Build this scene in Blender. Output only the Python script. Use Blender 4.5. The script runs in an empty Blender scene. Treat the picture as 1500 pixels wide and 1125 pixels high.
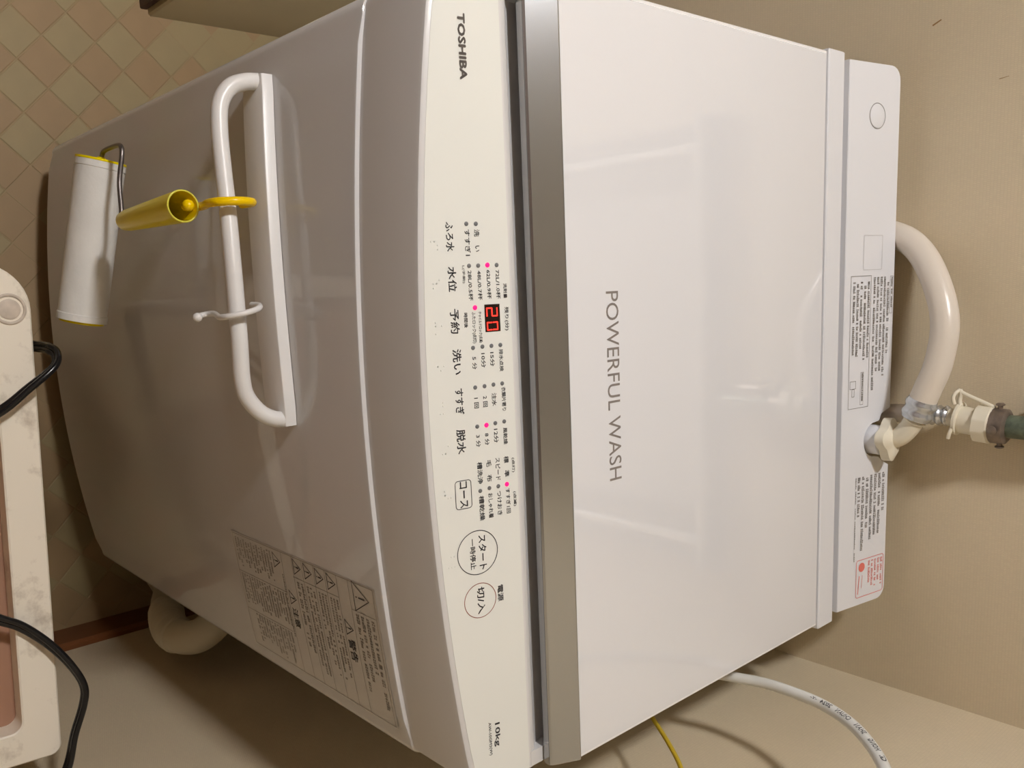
import bpy, math, random
from mathutils import Vector, Matrix

# ------------------------------------------------------------------ camera, light, exposure
sc = bpy.context.scene
COL = sc.collection
cam_data = bpy.data.cameras.new('camera')
cam = bpy.data.objects.new('camera', cam_data)
COL.objects.link(cam)
RIGHT = Vector((0.04010074, 0.73994342, 0.67147276))
DOWN = Vector((0.98433799, -0.14471211, 0.10068329))
FWD = Vector((0.17167017, 0.65691867, -0.73415749))
M = Matrix((RIGHT, -DOWN, -FWD)).transposed().to_4x4()
M.translation = Vector((-0.0828, -0.7770, 1.3133))
cam.matrix_world = M
cam_data.sensor_fit = 'HORIZONTAL'
cam_data.sensor_width = 36
cam_data.lens = 1283.28 / 1500 * 36
cam_data.shift_x = -(758.74 - 750) / 1500
cam_data.shift_y = (632.07 - 562.5) / 1500
cam_data.clip_start = 0.01
sc.camera = cam

world = bpy.data.worlds.new('world')
sc.world = world
world.use_nodes = True
world.node_tree.nodes['Background'].inputs[0].default_value = (0.02, 0.018, 0.015, 1)
world.node_tree.nodes['Background'].inputs[1].default_value = 1.0

LAMP_POS = (-1.00, -0.505, 2.20)
LAMP_STRENGTH = 268.0
LAMP_COLOR = (0.98, 0.965, 0.97)
sc.view_settings.view_transform = 'Standard'
sc.view_settings.look = 'None'
sc.view_settings.exposure = 0.0
sc.view_settings.gamma = 1.0
sc.view_settings.use_curve_mapping = False

# ------------------------------------------------------------------ materials
def lin(r, g, b):
    def f(c):
        c /= 255.0
        return c / 12.92 if c <= 0.04045 else ((c + 0.055) / 1.055) ** 2.4
    return (f(r), f(g), f(b), 1)

MATS = {}
def mat(name, col, rough=0.4, metal=0.0, emit=None, estr=0.0, var=0.0, vscale=30.0, bump=0.0, bscale=200.0,
        trans=0.0, coat=0.0, spec=0.5, sss=0.0, rvar=0.0):
    m = bpy.data.materials.new(name)
    m.use_nodes = True
    nt = m.node_tree
    b = nt.nodes['Principled BSDF']
    b.inputs['Base Color'].default_value = col
    b.inputs['Roughness'].default_value = rough
    b.inputs['Metallic'].default_value = metal
    b.inputs['Specular IOR Level'].default_value = spec
    b.inputs['Transmission Weight'].default_value = trans
    b.inputs['Coat Weight'].default_value = coat
    b.inputs['Coat Roughness'].default_value = 0.03
    if sss:
        b.inputs['Subsurface Weight'].default_value = sss
        b.inputs['Subsurface Scale'].default_value = 0.004
    if emit:
        b.inputs['Emission Color'].default_value = emit
        b.inputs['Emission Strength'].default_value = estr
    if var or bump or rvar:
        tc = nt.nodes.new('ShaderNodeTexCoord')
    if var:
        n = nt.nodes.new('ShaderNodeTexNoise')
        n.inputs['Scale'].default_value = vscale
        n.inputs['Detail'].default_value = 5
        nt.links.new(tc.outputs['Object'], n.inputs['Vector'])
        r = nt.nodes.new('ShaderNodeValToRGB')
        r.color_ramp.elements[0].position = 0.3
        r.color_ramp.elements[1].position = 0.7
        r.color_ramp.elements[0].color = [c * (1 - var) for c in col[:3]] + [1]
        r.color_ramp.elements[1].color = [min(1, c * (1 + var * 0.6)) for c in col[:3]] + [1]
        nt.links.new(n.outputs['Fac'], r.inputs['Fac'])
        nt.links.new(r.outputs['Color'], b.inputs['Base Color'])
    if bump:
        n2 = nt.nodes.new('ShaderNodeTexNoise')
        n2.inputs['Scale'].default_value = bscale
        n2.inputs['Detail'].default_value = 3
        nt.links.new(tc.outputs['Object'], n2.inputs['Vector'])
        bp = nt.nodes.new('ShaderNodeBump')
        bp.inputs['Strength'].default_value = bump
        bp.inputs['Distance'].default_value = 0.001
        nt.links.new(n2.outputs['Fac'], bp.inputs['Height'])
        nt.links.new(bp.outputs['Normal'], b.inputs['Normal'])
    MATS[name] = m
    return m

def wallpaper(name, col, axis):
    """woven vinyl wallpaper: fine threads, faint stains"""
    m = mat(name, col, 0.75, spec=0.25)
    nt = m.node_tree
    b = nt.nodes['Principled BSDF']
    geo = nt.nodes.new('ShaderNodeNewGeometry')
    sep = nt.nodes.new('ShaderNodeSeparateXYZ')
    nt.links.new(geo.outputs['Position'], sep.inputs[0])
    comb = nt.nodes.new('ShaderNodeCombineXYZ')
    nt.links.new(sep.outputs[axis], comb.inputs['X'])
    nt.links.new(sep.outputs['Z'], comb.inputs['Y'])
    br = nt.nodes.new('ShaderNodeTexBrick')
    br.inputs['Scale'].default_value = 1.0
    br.inputs['Brick Width'].default_value = 0.0019
    br.inputs['Row Height'].default_value = 0.0031
    br.inputs['Mortar Size'].default_value = 0.0004
    br.inputs['Mortar Smooth'].default_value = 1.0
    br.inputs['Color1'].default_value = (1, 1, 1, 1)
    br.inputs['Color2'].default_value = (0.7, 0.7, 0.7, 1)
    br.inputs['Mortar'].default_value = (0.25, 0.25, 0.25, 1)
    nt.links.new(comb.outputs[0], br.inputs['Vector'])
    n = nt.nodes.new('ShaderNodeTexNoise')
    n.inputs['Scale'].default_value = 500
    n.inputs['Detail'].default_value = 2
    nt.links.new(geo.outputs['Position'], n.inputs['Vector'])
    mul = nt.nodes.new('ShaderNodeMath'); mul.operation = 'MULTIPLY'
    nt.links.new(br.outputs['Color'], mul.inputs[0])
    nt.links.new(n.outputs['Fac'], mul.inputs[1])
    bp = nt.nodes.new('ShaderNodeBump')
    bp.inputs['Strength'].default_value = 0.55
    bp.inputs['Distance'].default_value = 0.0006
    nt.links.new(mul.outputs[0], bp.inputs['Height'])
    nt.links.new(bp.outputs['Normal'], b.inputs['Normal'])
    n3 = nt.nodes.new('ShaderNodeTexNoise')
    n3.inputs['Scale'].default_value = 5
    n3.inputs['Detail'].default_value = 6
    nt.links.new(geo.outputs['Position'], n3.inputs['Vector'])
    r = nt.nodes.new('ShaderNodeValToRGB')
    r.color_ramp.elements[0].position = 0.3
    r.color_ramp.elements[1].position = 0.72
    r.color_ramp.elements[0].color = (col[0] * .93, col[1] * .93, col[2] * .92, 1)
    r.color_ramp.elements[1].color = (col[0] * 1.03, col[1] * 1.02, col[2] * 1.02, 1)
    nt.links.new(n3.outputs['Fac'], r.inputs['Fac'])
    mx = nt.nodes.new('ShaderNodeMix'); mx.data_type = 'RGBA'; mx.blend_type = 'MULTIPLY'
    mx.inputs[0].default_value = 0.13
    nt.links.new(r.outputs['Color'], mx.inputs[6])
    nt.links.new(br.outputs['Color'], mx.inputs[7])
    nt.links.new(mx.outputs[2], b.inputs['Base Color'])
    return m

WALLC = (0.74, 0.635, 0.455, 1)
wall_x = wallpaper('wallpaper_back', WALLC, 'X')
wall_y = wallpaper('wallpaper_side', WALLC, 'Y')
m_wood = mat('low_bounce_dark_wood', lin(92, 66, 44), 0.5, var=0.2, vscale=4)  # unseen walls made dark to cut bounced light
m_ceiling = mat('ceiling_paper', (0.72, 0.67, 0.58, 1), 0.8)
m_tileA = mat('vinyl_green_beige', lin(156, 140, 101), 0.55, var=0.06, vscale=22)
m_tileB = mat('vinyl_peach', lin(156, 131, 94), 0.55, var=0.06, vscale=22)
m_joint = mat('vinyl_joint', lin(148, 124, 90), 0.6)
m_base = mat('brown_baseboard', lin(122, 72, 34), 0.4, var=0.25, vscale=14)
m_cab = mat('beige_panel', lin(206, 190, 150), 0.5, var=0.05, vscale=8)
m_cabtrim = mat('dark_brown_trim', lin(70, 36, 20), 0.5)
m_body = mat('painted_steel_white', (0.66, 0.655, 0.65, 1), 0.06, var=0.02, vscale=5, spec=0.5)
m_plastic = mat('white_plastic', (0.77, 0.78, 0.81, 1), 0.32)
m_frame = mat('white_frame_plastic', (0.68, 0.675, 0.67, 1), 0.3)
m_panel = mat('panel_sheet', (0.80, 0.815, 0.775, 1), 0.22)
m_glass = mat('white_lid_glass', (0.78, 0.79, 0.82, 1), 0.03, coat=1.0)
m_lidedge = mat('lid_edge_plastic', (0.83, 0.83, 0.83, 1), 0.3)
m_slot = mat('hinge_slot_shade_grey', (0.55, 0.55, 0.57, 1), 0.4)  # shadow in the slot put into the colour as grey
m_trim = mat('brushed_silver', (0.45, 0.46, 0.47, 1), 0.20, metal=0.9)
m_trimface = mat('silver_front_edge', (0.42, 0.42, 0.42, 1), 0.12, metal=1.0)
m_ink = mat('dark_grey_ink', lin(62, 62, 66), 0.5)
m_ink2 = mat('grey_ink', lin(112, 106, 100), 0.4)
m_ink3 = mat('faint_label_ink', lin(140, 134, 126), 0.45)
m_inkl = mat('light_grey_ink', lin(150, 148, 146), 0.5)
m_inkred = mat('brown_red_ink', lin(140, 72, 55), 0.5)
m_inkpink = mat('pink_red_ink', lin(226, 120, 108), 0.5)
m_label = mat('label_paper', lin(232, 230, 226), 0.45)
m_labelf = mat('warning_label_film', (0.71, 0.70, 0.68, 1), 0.3)
m_dot = mat('grey_lamp_dot', lin(110, 112, 114), 0.4)
m_led = mat('lit_pink_lamp', (0.5, 0.01, 0.12, 1), 0.3, emit=(1.0, 0.002, 0.13, 1), estr=1.5)
m_disp = mat('black_display', (0.012, 0.004, 0.004, 1), 0.12)
m_seg = mat('red_segment', (0.6, 0.01, 0.01, 1), 0.3, emit=(1.0, 0.035, 0.02, 1), estr=2.2)
m_towel = mat('white_painted_bar', (0.78, 0.765, 0.74, 1), 0.33, bump=0.05, bscale=900)
m_yellow = mat('yellow_hook_plastic', (0.95, 0.63, 0.0, 1), 0.25, spec=0.3)
m_handle = mat('yellow_handle_plastic', (0.84, 0.68, 0.0, 1), 0.3, spec=0.25)
m_wire = mat('steel_wire', (0.20, 0.18, 0.17, 1), 0.38, metal=0.8)
m_paper = mat('adhesive_paper', (0.78, 0.77, 0.73, 1), 0.28, var=0.05, vscale=40, bump=0.35, bscale=160)
m_hose = mat('cream_hose', (0.74, 0.67, 0.58, 1), 0.28, bump=0.10, bscale=420)
m_cream = mat('cream_plastic', (0.80, 0.745, 0.60, 1), 0.35)
m_zinc = mat('zinc_clamp', (0.60, 0.62, 0.64, 1), 0.26, metal=0.75)
m_bronze = mat('dark_bronze', (0.26, 0.21, 0.17, 1), 0.4, metal=0.6, var=0.3, vscale=120)
m_patina = mat('green_patina', (0.14, 0.17, 0.12, 1), 0.4, metal=0.35, var=0.45, vscale=120)
m_drain = mat('beige_drain_hose', (0.70, 0.63, 0.47, 1), 0.5)
m_cable = mat('white_cable_jacket', (0.72, 0.72, 0.68, 1), 0.35)
m_ycable = mat('yellow_cable_jacket', (0.62, 0.45, 0.03, 1), 0.4)
m_cord = mat('black_cord_rubber', (0.008, 0.008, 0.009, 1), 0.22)
m_rubber = mat('grey_foot_rubber', (0.12, 0.12, 0.12, 1), 0.7)
m_tray = mat('pinkish_tray', lin(168, 128, 104), 0.55, var=0.06, vscale=12)
m_dark = mat('gap_shade', (0.02, 0.02, 0.02, 1), 0.6)  # near-black paints the shade in the gap round the inlet
m_lamp = mat('lamp_globe', (0.9, 0.9, 0.9, 1), 0.4, emit=LAMP_COLOR + (1,), estr=LAMP_STRENGTH)
m_alu = mat('window_frame_aluminium', (0.72, 0.70, 0.66, 1), 0.35)
m_frost = mat('frosted_pane', (0.46, 0.45, 0.43, 1), 0.16)

def dusty(name, col):
    m = mat(name, col, 0.5)
    nt = m.node_tree; b = nt.nodes['Principled BSDF']
    tc = nt.nodes.new('ShaderNodeTexCoord')
    n = nt.nodes.new('ShaderNodeTexNoise'); n.inputs['Scale'].default_value = 26; n.inputs['Detail'].default_value = 8
    n.inputs['Roughness'].default_value = 0.65
    nt.links.new(tc.outputs['Object'], n.inputs['Vector'])
    r = nt.nodes.new('ShaderNodeValToRGB')
    e = r.color_ramp.elements
    e[0].position = 0.27; e[0].color = (col[0] * .55, col[1] * .50, col[2] * .45, 1)
    e[1].position = 0.47; e[1].color = col
    nt.links.new(n.outputs['Fac'], r.inputs['Fac'])
    nt.links.new(r.outputs['Color'], b.inputs['Base Color'])
    return m
m_rack = dusty('dusty_white_plastic', (0.90, 0.83, 0.70, 1))
m_rackcap = mat('rack_post_cap', (0.62, 0.54, 0.45, 1), 0.55, var=0.2, vscale=90)

# ------------------------------------------------------------------ mesh helpers
def mesh_obj(name, verts, faces, material, parent=None, smooth=None, mats=None, fmat=None):
    me = bpy.data.meshes.new(name)
    me.from_pydata([tuple(v) for v in verts], [], faces)
    for mm in (mats or [material]):
        me.materials.append(mm)
    if fmat:
        me.polygons.foreach_set('material_index', fmat)
    me.validate()
    if smooth is not None:
        me.polygons.foreach_set('use_smooth', [True] * len(me.polygons))
        me.set_sharp_from_angle(angle=math.radians(smooth))
    me.update()
    o = bpy.data.objects.new(name, me)
    COL.objects.link(o)
    if parent:
        o.parent = parent
    return o

def empty(name, label, cat, loc=(0, 0, 0), group=None):
    o = bpy.data.objects.new(name, None)
    o.empty_display_size = 0.05
    COL.objects.link(o)
    o['label'] = label
    o['category'] = cat
    if group:
        o['group'] = group
    return o

def tag(o, label, cat, group=None):
    o['label'] = label; o['category'] = cat
    if group: o['group'] = group
    return o

def struct(o):
    o['kind'] = 'structure'
    return o

class MB:
    def __init__(s):
        s.v = []; s.f = []
    def add(s, v, f):
        b = len(s.v)
        s.v += [Vector(p) for p in v]
        s.f += [[i + b for i in q] for q in f]
        return s
    def box(s, x0, x1, y0, y1, z0, z1, bev=0.0):
        if bev <= 0:
            v = [(x0, y0, z0), (x1, y0, z0), (x1, y1, z0), (x0, y1, z0), (x0, y0, z1), (x1, y0, z1), (x1, y1, z1), (x0, y1, z1)]
            f = [[0, 3, 2, 1], [4, 5, 6, 7], [0, 1, 5, 4], [1, 2, 6, 5], [2, 3, 7, 6], [3, 0, 4, 7]]
            return s.add(v, f)
        b = bev
        def ring(z, i):
            return [(x0 + b, y0 + i, z), (x1 - b, y0 + i, z), (x1 - i, y0 + b, z), (x1 - i, y1 - b, z),
                    (x1 - b, y1 - i, z), (x0 + b, y1 - i, z), (x0 + i, y1 - b, z), (x0 + i, y0 + b, z)]
        return s.loft([ring(z0, b * .9), ring(z0 + b, 0), ring(z1 - b, 0), ring(z1, b * .9)], True, True)
    def loft(s, rings, cap0=False, cap1=False, closed=True):
        n = len(rings[0]); v = [p for r in rings for p in r]; f = []
        for k in range(len(rings) - 1):
            for i in range(n if closed else n - 1):
                j = (i + 1) % n
                f.append([k * n + i, k * n + j, (k + 1) * n + j, (k + 1) * n + i])
        if cap0: f.append(list(range(n))[::-1])
        if cap1: f.append([(len(rings) - 1) * n + i for i in range(n)])
        return s.add(v, f)
    def lathe(s, base, axis, prof, n=24, cap0=True, cap1=True, rfun=None):
        """prof: list of (height along axis, radius)"""
        a = Vector(axis).normalized()
        t = Vector((0, 0, 1)) if abs(a.z) < .9 else Vector((1, 0, 0))
        u = a.cross(t).normalized(); w = a.cross(u)
        rings = []
        for h, r in prof:
            ring = []
            for i in range(n):
                th = 2 * math.pi * i / n
                rr = r * (rfun(th) if rfun else 1)
                ring.append(Vector(base) + a * h + (u * math.cos(th) + w * math.sin(th)) * rr)
            rings.append(ring)
        return s.loft(rings, cap0, cap1)
    def tube(s, pts, r, n=16, caps=True):
        """pts dense polyline, r number or list"""
        P = [Vector(p) for p in pts]
        fr = frames(P)
        rings = []
        for i, (T, N, B) in enumerate(fr):
            rr = r[i] if isinstance(r, (list, tuple)) else r
            rings.append([P[i] + (N * math.cos(2 * math.pi * k / n) + B * math.sin(2 * math.pi * k / n)) * rr for k in range(n)])
        return s.loft(rings, caps, caps)
    def sphere(s, c, r, n=16, m=10):
        prof = [(-r * math.cos(math.pi * k / m), max(1e-5, r * math.sin(math.pi * k / m))) for k in range(m + 1)]
        return s.lathe(c, (0, 0, 1), prof, n)
    def torus(s, c, axis, R, r, n=40, m=8):
        a = Vector(axis).normalized()
        t = Vector((0, 0, 1)) if abs(a.z) < .9 else Vector((1, 0, 0))
        u = a.cross(t).normalized(); w = a.cross(u)
        v = []; f = []
        for i in range(n):
            th = 2 * math.pi * i / n; d = u * math.cos(th) + w * math.sin(th)
            for k in range(m):
                ph = 2 * math.pi * k / m
                v.append(Vector(c) + d * (R + r * math.cos(ph)) + a * r * math.sin(ph))
        for i in range(n):
            for k in range(m):
                f.append([i * m + k, ((i + 1) % n) * m + k, ((i + 1) % n) * m + (k + 1) % m, i * m + (k + 1) % m])
        return s.add(v, f)
    def build(s, name, material, parent=None, smooth=35):
        return mesh_obj(name, s.v, s.f, material, parent, smooth)

def spline(pts, per=10):
    P = [Vector(p) for p in pts]
    Q = [2 * P[0] - P[1]] + P + [2 * P[-1] - P[-2]]
    out = []
    for i in range(1, len(Q) - 2):
        p0, p1, p2, p3 = Q[i - 1:i + 3]
        for k in range(per):
            t = k / per
            out.append(0.5 * ((2 * p1) + (p2 - p0) * t + (2 * p0 - 5 * p1 + 4 * p2 - p3) * t * t + (3 * p1 - p0 - 3 * p2 + p3) * t ** 3))
    out.append(P[-1])
    return out

def frames(P):
    T = []
    for i in range(len(P)):
        a = P[max(0, i - 1)]; b = P[min(len(P) - 1, i + 1)]
        T.append((b - a).normalized())
    up = Vector((0, 0, 1)) if abs(T[0].z) < .9 else Vector((1, 0, 0))
    N = (up - T[0] * up.dot(T[0])).normalized()
    out = []
    for t in T:
        N = (N - t * N.dot(t)).normalized()
        out.append((t, N, t.cross(N)))
    return out

def text_geo(body, bold=0.0, shear=0.0, res=2):
    """flat glyph outlines, normalised to a unit box; returns verts 2D, faces.  bold: stroke growth in em"""
    cu = bpy.data.curves.new('glyphs', 'FONT')
    cu.body = body; cu.resolution_u = res; cu.shear = shear
    o = bpy.data.objects.new('glyphs', cu)
    COL.objects.link(o)
    dg = bpy.context.evaluated_depsgraph_get()
    me = bpy.data.meshes.new_from_object(o.evaluated_get(dg))
    v = [(p.co.x, p.co.y) for p in me.vertices]
    f = [list(p.vertices) for p in me.polygons]
    bpy.data.objects.remove(o); bpy.data.curves.remove(cu); bpy.data.meshes.remove(me)
    if bold > 0:
        V = []; F = []
        for dx, dy in ((bold, 0), (-bold, 0), (0, bold), (0, -bold)):
            b0 = len(V)
            V += [(x + dx, y + dy) for x, y in v]; F += [[k + b0 for k in q] for q in f]
        v, f = V, F
    x0 = min(p[0] for p in v); x1 = max(p[0] for p in v); y0 = min(p[1] for p in v); y1 = max(p[1] for p in v)
    return [((p[0] - x0) / (x1 - x0), (p[1] - y0) / (y1 - y0)) for p in v], f

def printed(name, uv, faces, fun, material, parent):
    return mesh_obj(name, [fun(u, v) for u, v in uv], faces, material, parent)

def dashes(x0, x1, y0, y1, rows, cw, rnd, fill=0.8, ragged=0.35, hfrac=0.62):
    """rows of tiny unreadable print, as quads in 2D (row 0 on top)"""
    V = []; F = []
    rh = (y1 - y0) / rows
    for r in range(rows):
        yt = y1 - r * rh
        end = x1 - (x1 - x0) * rnd.random() * ragged
        x = x0
        while x < end - cw:
            if rnd.random() < fill:
                w = cw * (0.6 + 0.25 * rnd.random())
                h = rh * hfrac * (0.65 + 0.35 * rnd.random())
                b = len(V)
                yb = yt - rh * hfrac
                if rnd.random() < .5:
                    V += [(x, yb), (x + w, yb), (x + w, yb + h * .38), (x, yb + h * .38)]
                    F.append([b, b + 1, b + 2, b + 3]); b += 4
                    V += [(x, yb + h * .62), (x + w, yb + h * .62), (x + w, yb + h), (x, yb + h)]
                    F.append([b, b + 1, b + 2, b + 3])
                else:
                    V += [(x, yb), (x + w * .4, yb), (x + w * .4, yb + h), (x, yb + h)]
                    F.append([b, b + 1, b + 2, b + 3]); b += 4
                    V += [(x + w * .6, yb), (x + w, yb), (x + w, yb + h), (x + w * .6, yb + h)]
                    F.append([b, b + 1, b + 2, b + 3])
            x += cw
    return V, F

def outline2(pts, w):
    """closed line of width w along 2D polygon"""
    n = len(pts); V = []; F = []
    P = [Vector(p) for p in pts]
    area = sum(P[i].x * P[(i + 1) % n].y - P[(i + 1) % n].x * P[i].y for i in range(n))
    sgn = 1 if area > 0 else -1
    for i in range(n):
        a = (P[i] - P[i - 1]).normalized(); b = (P[(i + 1) % n] - P[i]).normalized()
        na = Vector((-a.y, a.x)) * sgn; nb = Vector((-b.y, b.x)) * sgn
        m = na + nb
        m = m / max(0.3, m.dot(na)) if m.length > 1e-6 else na
        V.append(tuple(P[i])); V.append(tuple(P[i] + m * w))
    for i in range(n):
        j = (i + 1) % n
        F.append([2 * i, 2 * j, 2 * j + 1, 2 * i + 1])
    return V, F

def rrect(x0, x1, y0, y1, r, n=5, rr=None):
    out = []
    q = r if rr is None else rr
    for cx, cy, a0, r in ((x1 - q, y0 + q, -90, q), (x1 - q, y1 - q, 0, q), (x0 + r, y1 - r, 90, r), (x0 + r, y0 + r, 180, r)):
        for k in range(n + 1):
            a = math.radians(a0 + 90 * k / n)
            out.append((cx + r * math.cos(a), cy + r * math.sin(a)))
    return out

def merge2(*geos):
    V = []; F = []
    for v, f in geos:
        b = len(V)
        V += list(v); F += [[i + b for i in q] for q in f]
    return V, F

# ------------------------------------------------------------------ the room
XR, YB, XL, YFR, ZC = 0.389, 0.145, -2.6, -1.30, 2.50
struct(MB().box(XL, XR, YFR, YB, -0.05, 0.0).build('floor', m_joint, smooth=None))
# floor_tile pieces: diamond lay, 66 mm across the diagonal
D = 0.0665
floor = bpy.data.objects['floor']
# far part of the sheet: same lay as a printed pattern
def checker_floor():
    m = mat('vinyl_sheet', lin(150, 124, 92), 0.55)
    nt = m.node_tree; b = nt.nodes['Principled BSDF']
    geo = nt.nodes.new('ShaderNodeNewGeometry')
    mp = nt.nodes.new('ShaderNodeMapping')
    mp.inputs['Location'].default_value = (0, 0, 0.25)
    mp.inputs['Rotation'].default_value = (0, 0, math.radians(45))
    s = 1 / (D / math.sqrt(2))
    mp.inputs['Scale'].default_value = (s, s, 0)
    ch = nt.nodes.new('ShaderNodeTexChecker'); ch.inputs['Scale'].default_value = 1.0
    ch.inputs['Color1'].default_value = lin(156, 140, 101); ch.inputs['Color2'].default_value = lin(156, 131, 94)
    sub = nt.nodes.new('ShaderNodeVectorMath'); sub.operation = 'SUBTRACT'
    sub.inputs[1].default_value = (TX0 + D / 2, TY0, 0)
    nt.links.new(geo.outputs['Position'], sub.inputs[0])
    nt.links.new(sub.outputs[0], mp.inputs['Vector'])
    nt.links.new(mp.outputs[0], ch.inputs['Vector'])
    nt.links.new(ch.outputs['Color'], b.inputs['Base Color'])
    return m
TX0, TY0 = -0.4215, -0.3770     # centre of one greenish tile
floor.data.materials[0] = checker_floor()
def tile_mesh(name, material):
    h = D / 2 - 0.0009; t = 0.0007
    k = h - 0.0012
    v = [(h, 0, 0), (0, h, 0), (-h, 0, 0), (0, -h, 0), (h, 0, t * .4), (0, h, t * .4), (-h, 0, t * .4), (0, -h, t * .4),
         (k, 0, t), (0, k, t), (-k, 0, t), (0, -k, t)]
    f = [[0, 1, 5, 4], [1, 2, 6, 5], [2, 3, 7, 6], [3, 0, 4, 7], [4, 5, 9, 8], [5, 6, 10, 9], [6, 7, 11, 10], [7, 4, 8, 11], [8, 9, 10, 11]]
    me = bpy.data.meshes.new(name); me.from_pydata(v, [], f); me.materials.append(material); me.update()
    return me
tmA = tile_mesh('floor_tile', m_tileA); tmB = tile_mesh('floor_tile', m_tileB)
def in_view_floor(x, y):
    if -0.62 < x < -0.25 and -0.62 < y < -0.02: return True
    if -0.25 <= x < 0.30 and -0.60 < y < -0.45: return True
    if 0.10 <= x < 0.365 and -0.62 < y < -0.28: return True
    return False
for i in range(-16, 30):
    for j in range(-16, 16):
        x = TX0 + i * D / 2; y = TY0 + j * D / 2
        if (i + j) % 2: continue
        # lattice of all tiles: centres where i+j even; colour by i parity
        if not in_view_floor(x, y) or x > 0.345 or (x < -0.435 and y > -0.25): continue
        o = bpy.data.objects.new('floor_tile', tmA if i % 2 == 0 else tmB)
        COL.objects.link(o); o.location = (x, y, 0.0); o.parent = floor

struct(MB().box(XL, XR + .1, YB, YB + .1, 0, ZC).build('wall_back', wall_x, smooth=None))
struct(MB().box(XR, XR + .1, YFR, YB, 0, ZC).build('wall_right', wall_y, smooth=None))
struct(MB().box(XL - .1, XL, YFR, YB, 0, ZC).build('wall_left', m_wood, smooth=None))
struct(MB().box(XL, XR + .1, YFR - .1, YFR, 0, ZC).build('wall_front_blocker', m_wood, smooth=None))  # unseen wall, added close behind the camera to block bounced light
struct(MB().box(XL - .1, XR + .1, YFR - .1, YB + .1, ZC, ZC + .05).build('ceiling', m_ceiling, smooth=None))
for pts in ([(-.3112, .9157), (-.3098, .9163), (-.3136, .9245), (-.3148, .9240)], [(-.2494, .9797), (-.2488, .9800), (-.2501, .9884), (-.2505, .9882)]):
    c = bpy.data.objects['wall_back']
    mesh_obj('scuff_mark', [(x, YB - .0002, z) for x, z in pts], [[0, 1, 2, 3]], mat('brown_scuff', lin(150, 116, 70), 0.7), c)
bb = MB().loft([[(XR, y, 0), (XR - .010, y, 0), (XR - .010, y, .058), (XR - .006, y, .062), (XR, y, .062)] for y in (YFR, YB)], True, True)
struct(bb.build('baseboard_right', m_base, smooth=None))

# window above the machine (outside the frame, mirrored in the lid)
win = bpy.data.objects.new('window_1', None); COL.objects.link(win); win['kind'] = 'structure'
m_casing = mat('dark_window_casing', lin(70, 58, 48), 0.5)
m_sash = mat('grey_sash', lin(95, 88, 80), 0.45)
MB().box(-.268, .30, YB - .030, YB - .002, 1.1122, 1.1215, .002).build('window_sill', m_alu, win)
MB().box(-.268, .30, YB - .020, YB - .002, 1.0930, 1.1120, .002).build('sill_shade_strip', m_casing, win)  # dark strip painting the shade under the sill
for sx in (-1, 1):
    cx = .016 + sx * .2455
    MB().box(cx - .0055, cx + .0055, YB - .028, YB - .002, 1.1217, 1.75, .002).build('window_jamb', m_alu, win)
    a, b_ = sorted((cx + sx * .0058, cx + sx * .0280))
    MB().box(a, b_, YB - .022, YB - .002, 1.1217, 1.75, .002).build('window_casing', m_casing, win)
    a, b_ = sorted((cx - sx * .0058, cx - sx * .0420))
    MB().box(a, b_, YB - .018, YB - .003, 1.1217, 1.75, .002).build('window_sash', m_sash, win)
MB().box(-.268, .30, YB - .026, YB - .002, 1.7505, 1.78, .003).build('window_head', m_casing, win)
MB().box(-.187, .219, YB - .012, YB - .004, 1.1217, 1.75).build('window_pane', m_frost, win, None)

# lamp that lights the room
lamp = empty('ceiling_lamp', 'round glowing globe lamp hanging from the ceiling', 'lamp')
MB().sphere(LAMP_POS, 0.085, 20, 12).build('lamp_globe', m_lamp, lamp)
sh = [(.150 * math.sin(math.radians(a)), .150 * math.cos(math.radians(a))) for a in range(95, 14, -10)]
MB().lathe(LAMP_POS, (0, 0, 1), [(z, r) for r, z in sh] + [(z + .004, r + .004) for r, z in reversed(sh)], 32, False, False).build('added_lamp_shade', m_bronze, lamp)  # added opaque shade, keeps the lamp's light off the ceiling
MB().lathe((LAMP_POS[0], LAMP_POS[1], LAMP_POS[2] + .095), (0, 0, 1), [(0, .045), (.05, .05), (.055, .012), (ZC - LAMP_POS[2] - .125, .012), (ZC - LAMP_POS[2] - .12, .06), (ZC - LAMP_POS[2] - .096, .06)]).build('lamp_stem', m_plastic, lamp)

# board to the left of the machine
cab = empty('side_board', 'plain beige upright board on brown legs, left of the washing machine', 'board')
MB().box(-.392, -.3645, -.4040, -.03, .350, .58, .002).build('board', m_cab, cab)
MB().box(-.396, -.3700, -.4120, -.4045, .352, .58, .001).build('end_trim', m_cabtrim, cab)
for y in (-.16, -.06):
    MB().box(-.389, -.368, y, y + .020, .0, .3505, .001).build('leg', m_cabtrim, cab)

# ------------------------------------------------------------------ washing machine
wm = empty('washing_machine', 'white top-loading washing machine with glossy lid and lit control panel', 'washing machine')
ZL, HW, ZS = 0.886, 0.2725, 0.796
def YF(x, z):
    c = -.4575 - .0055 * (ZS - z) / .726
    return c + (-.436 - c) * (x / HW) ** 2

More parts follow.
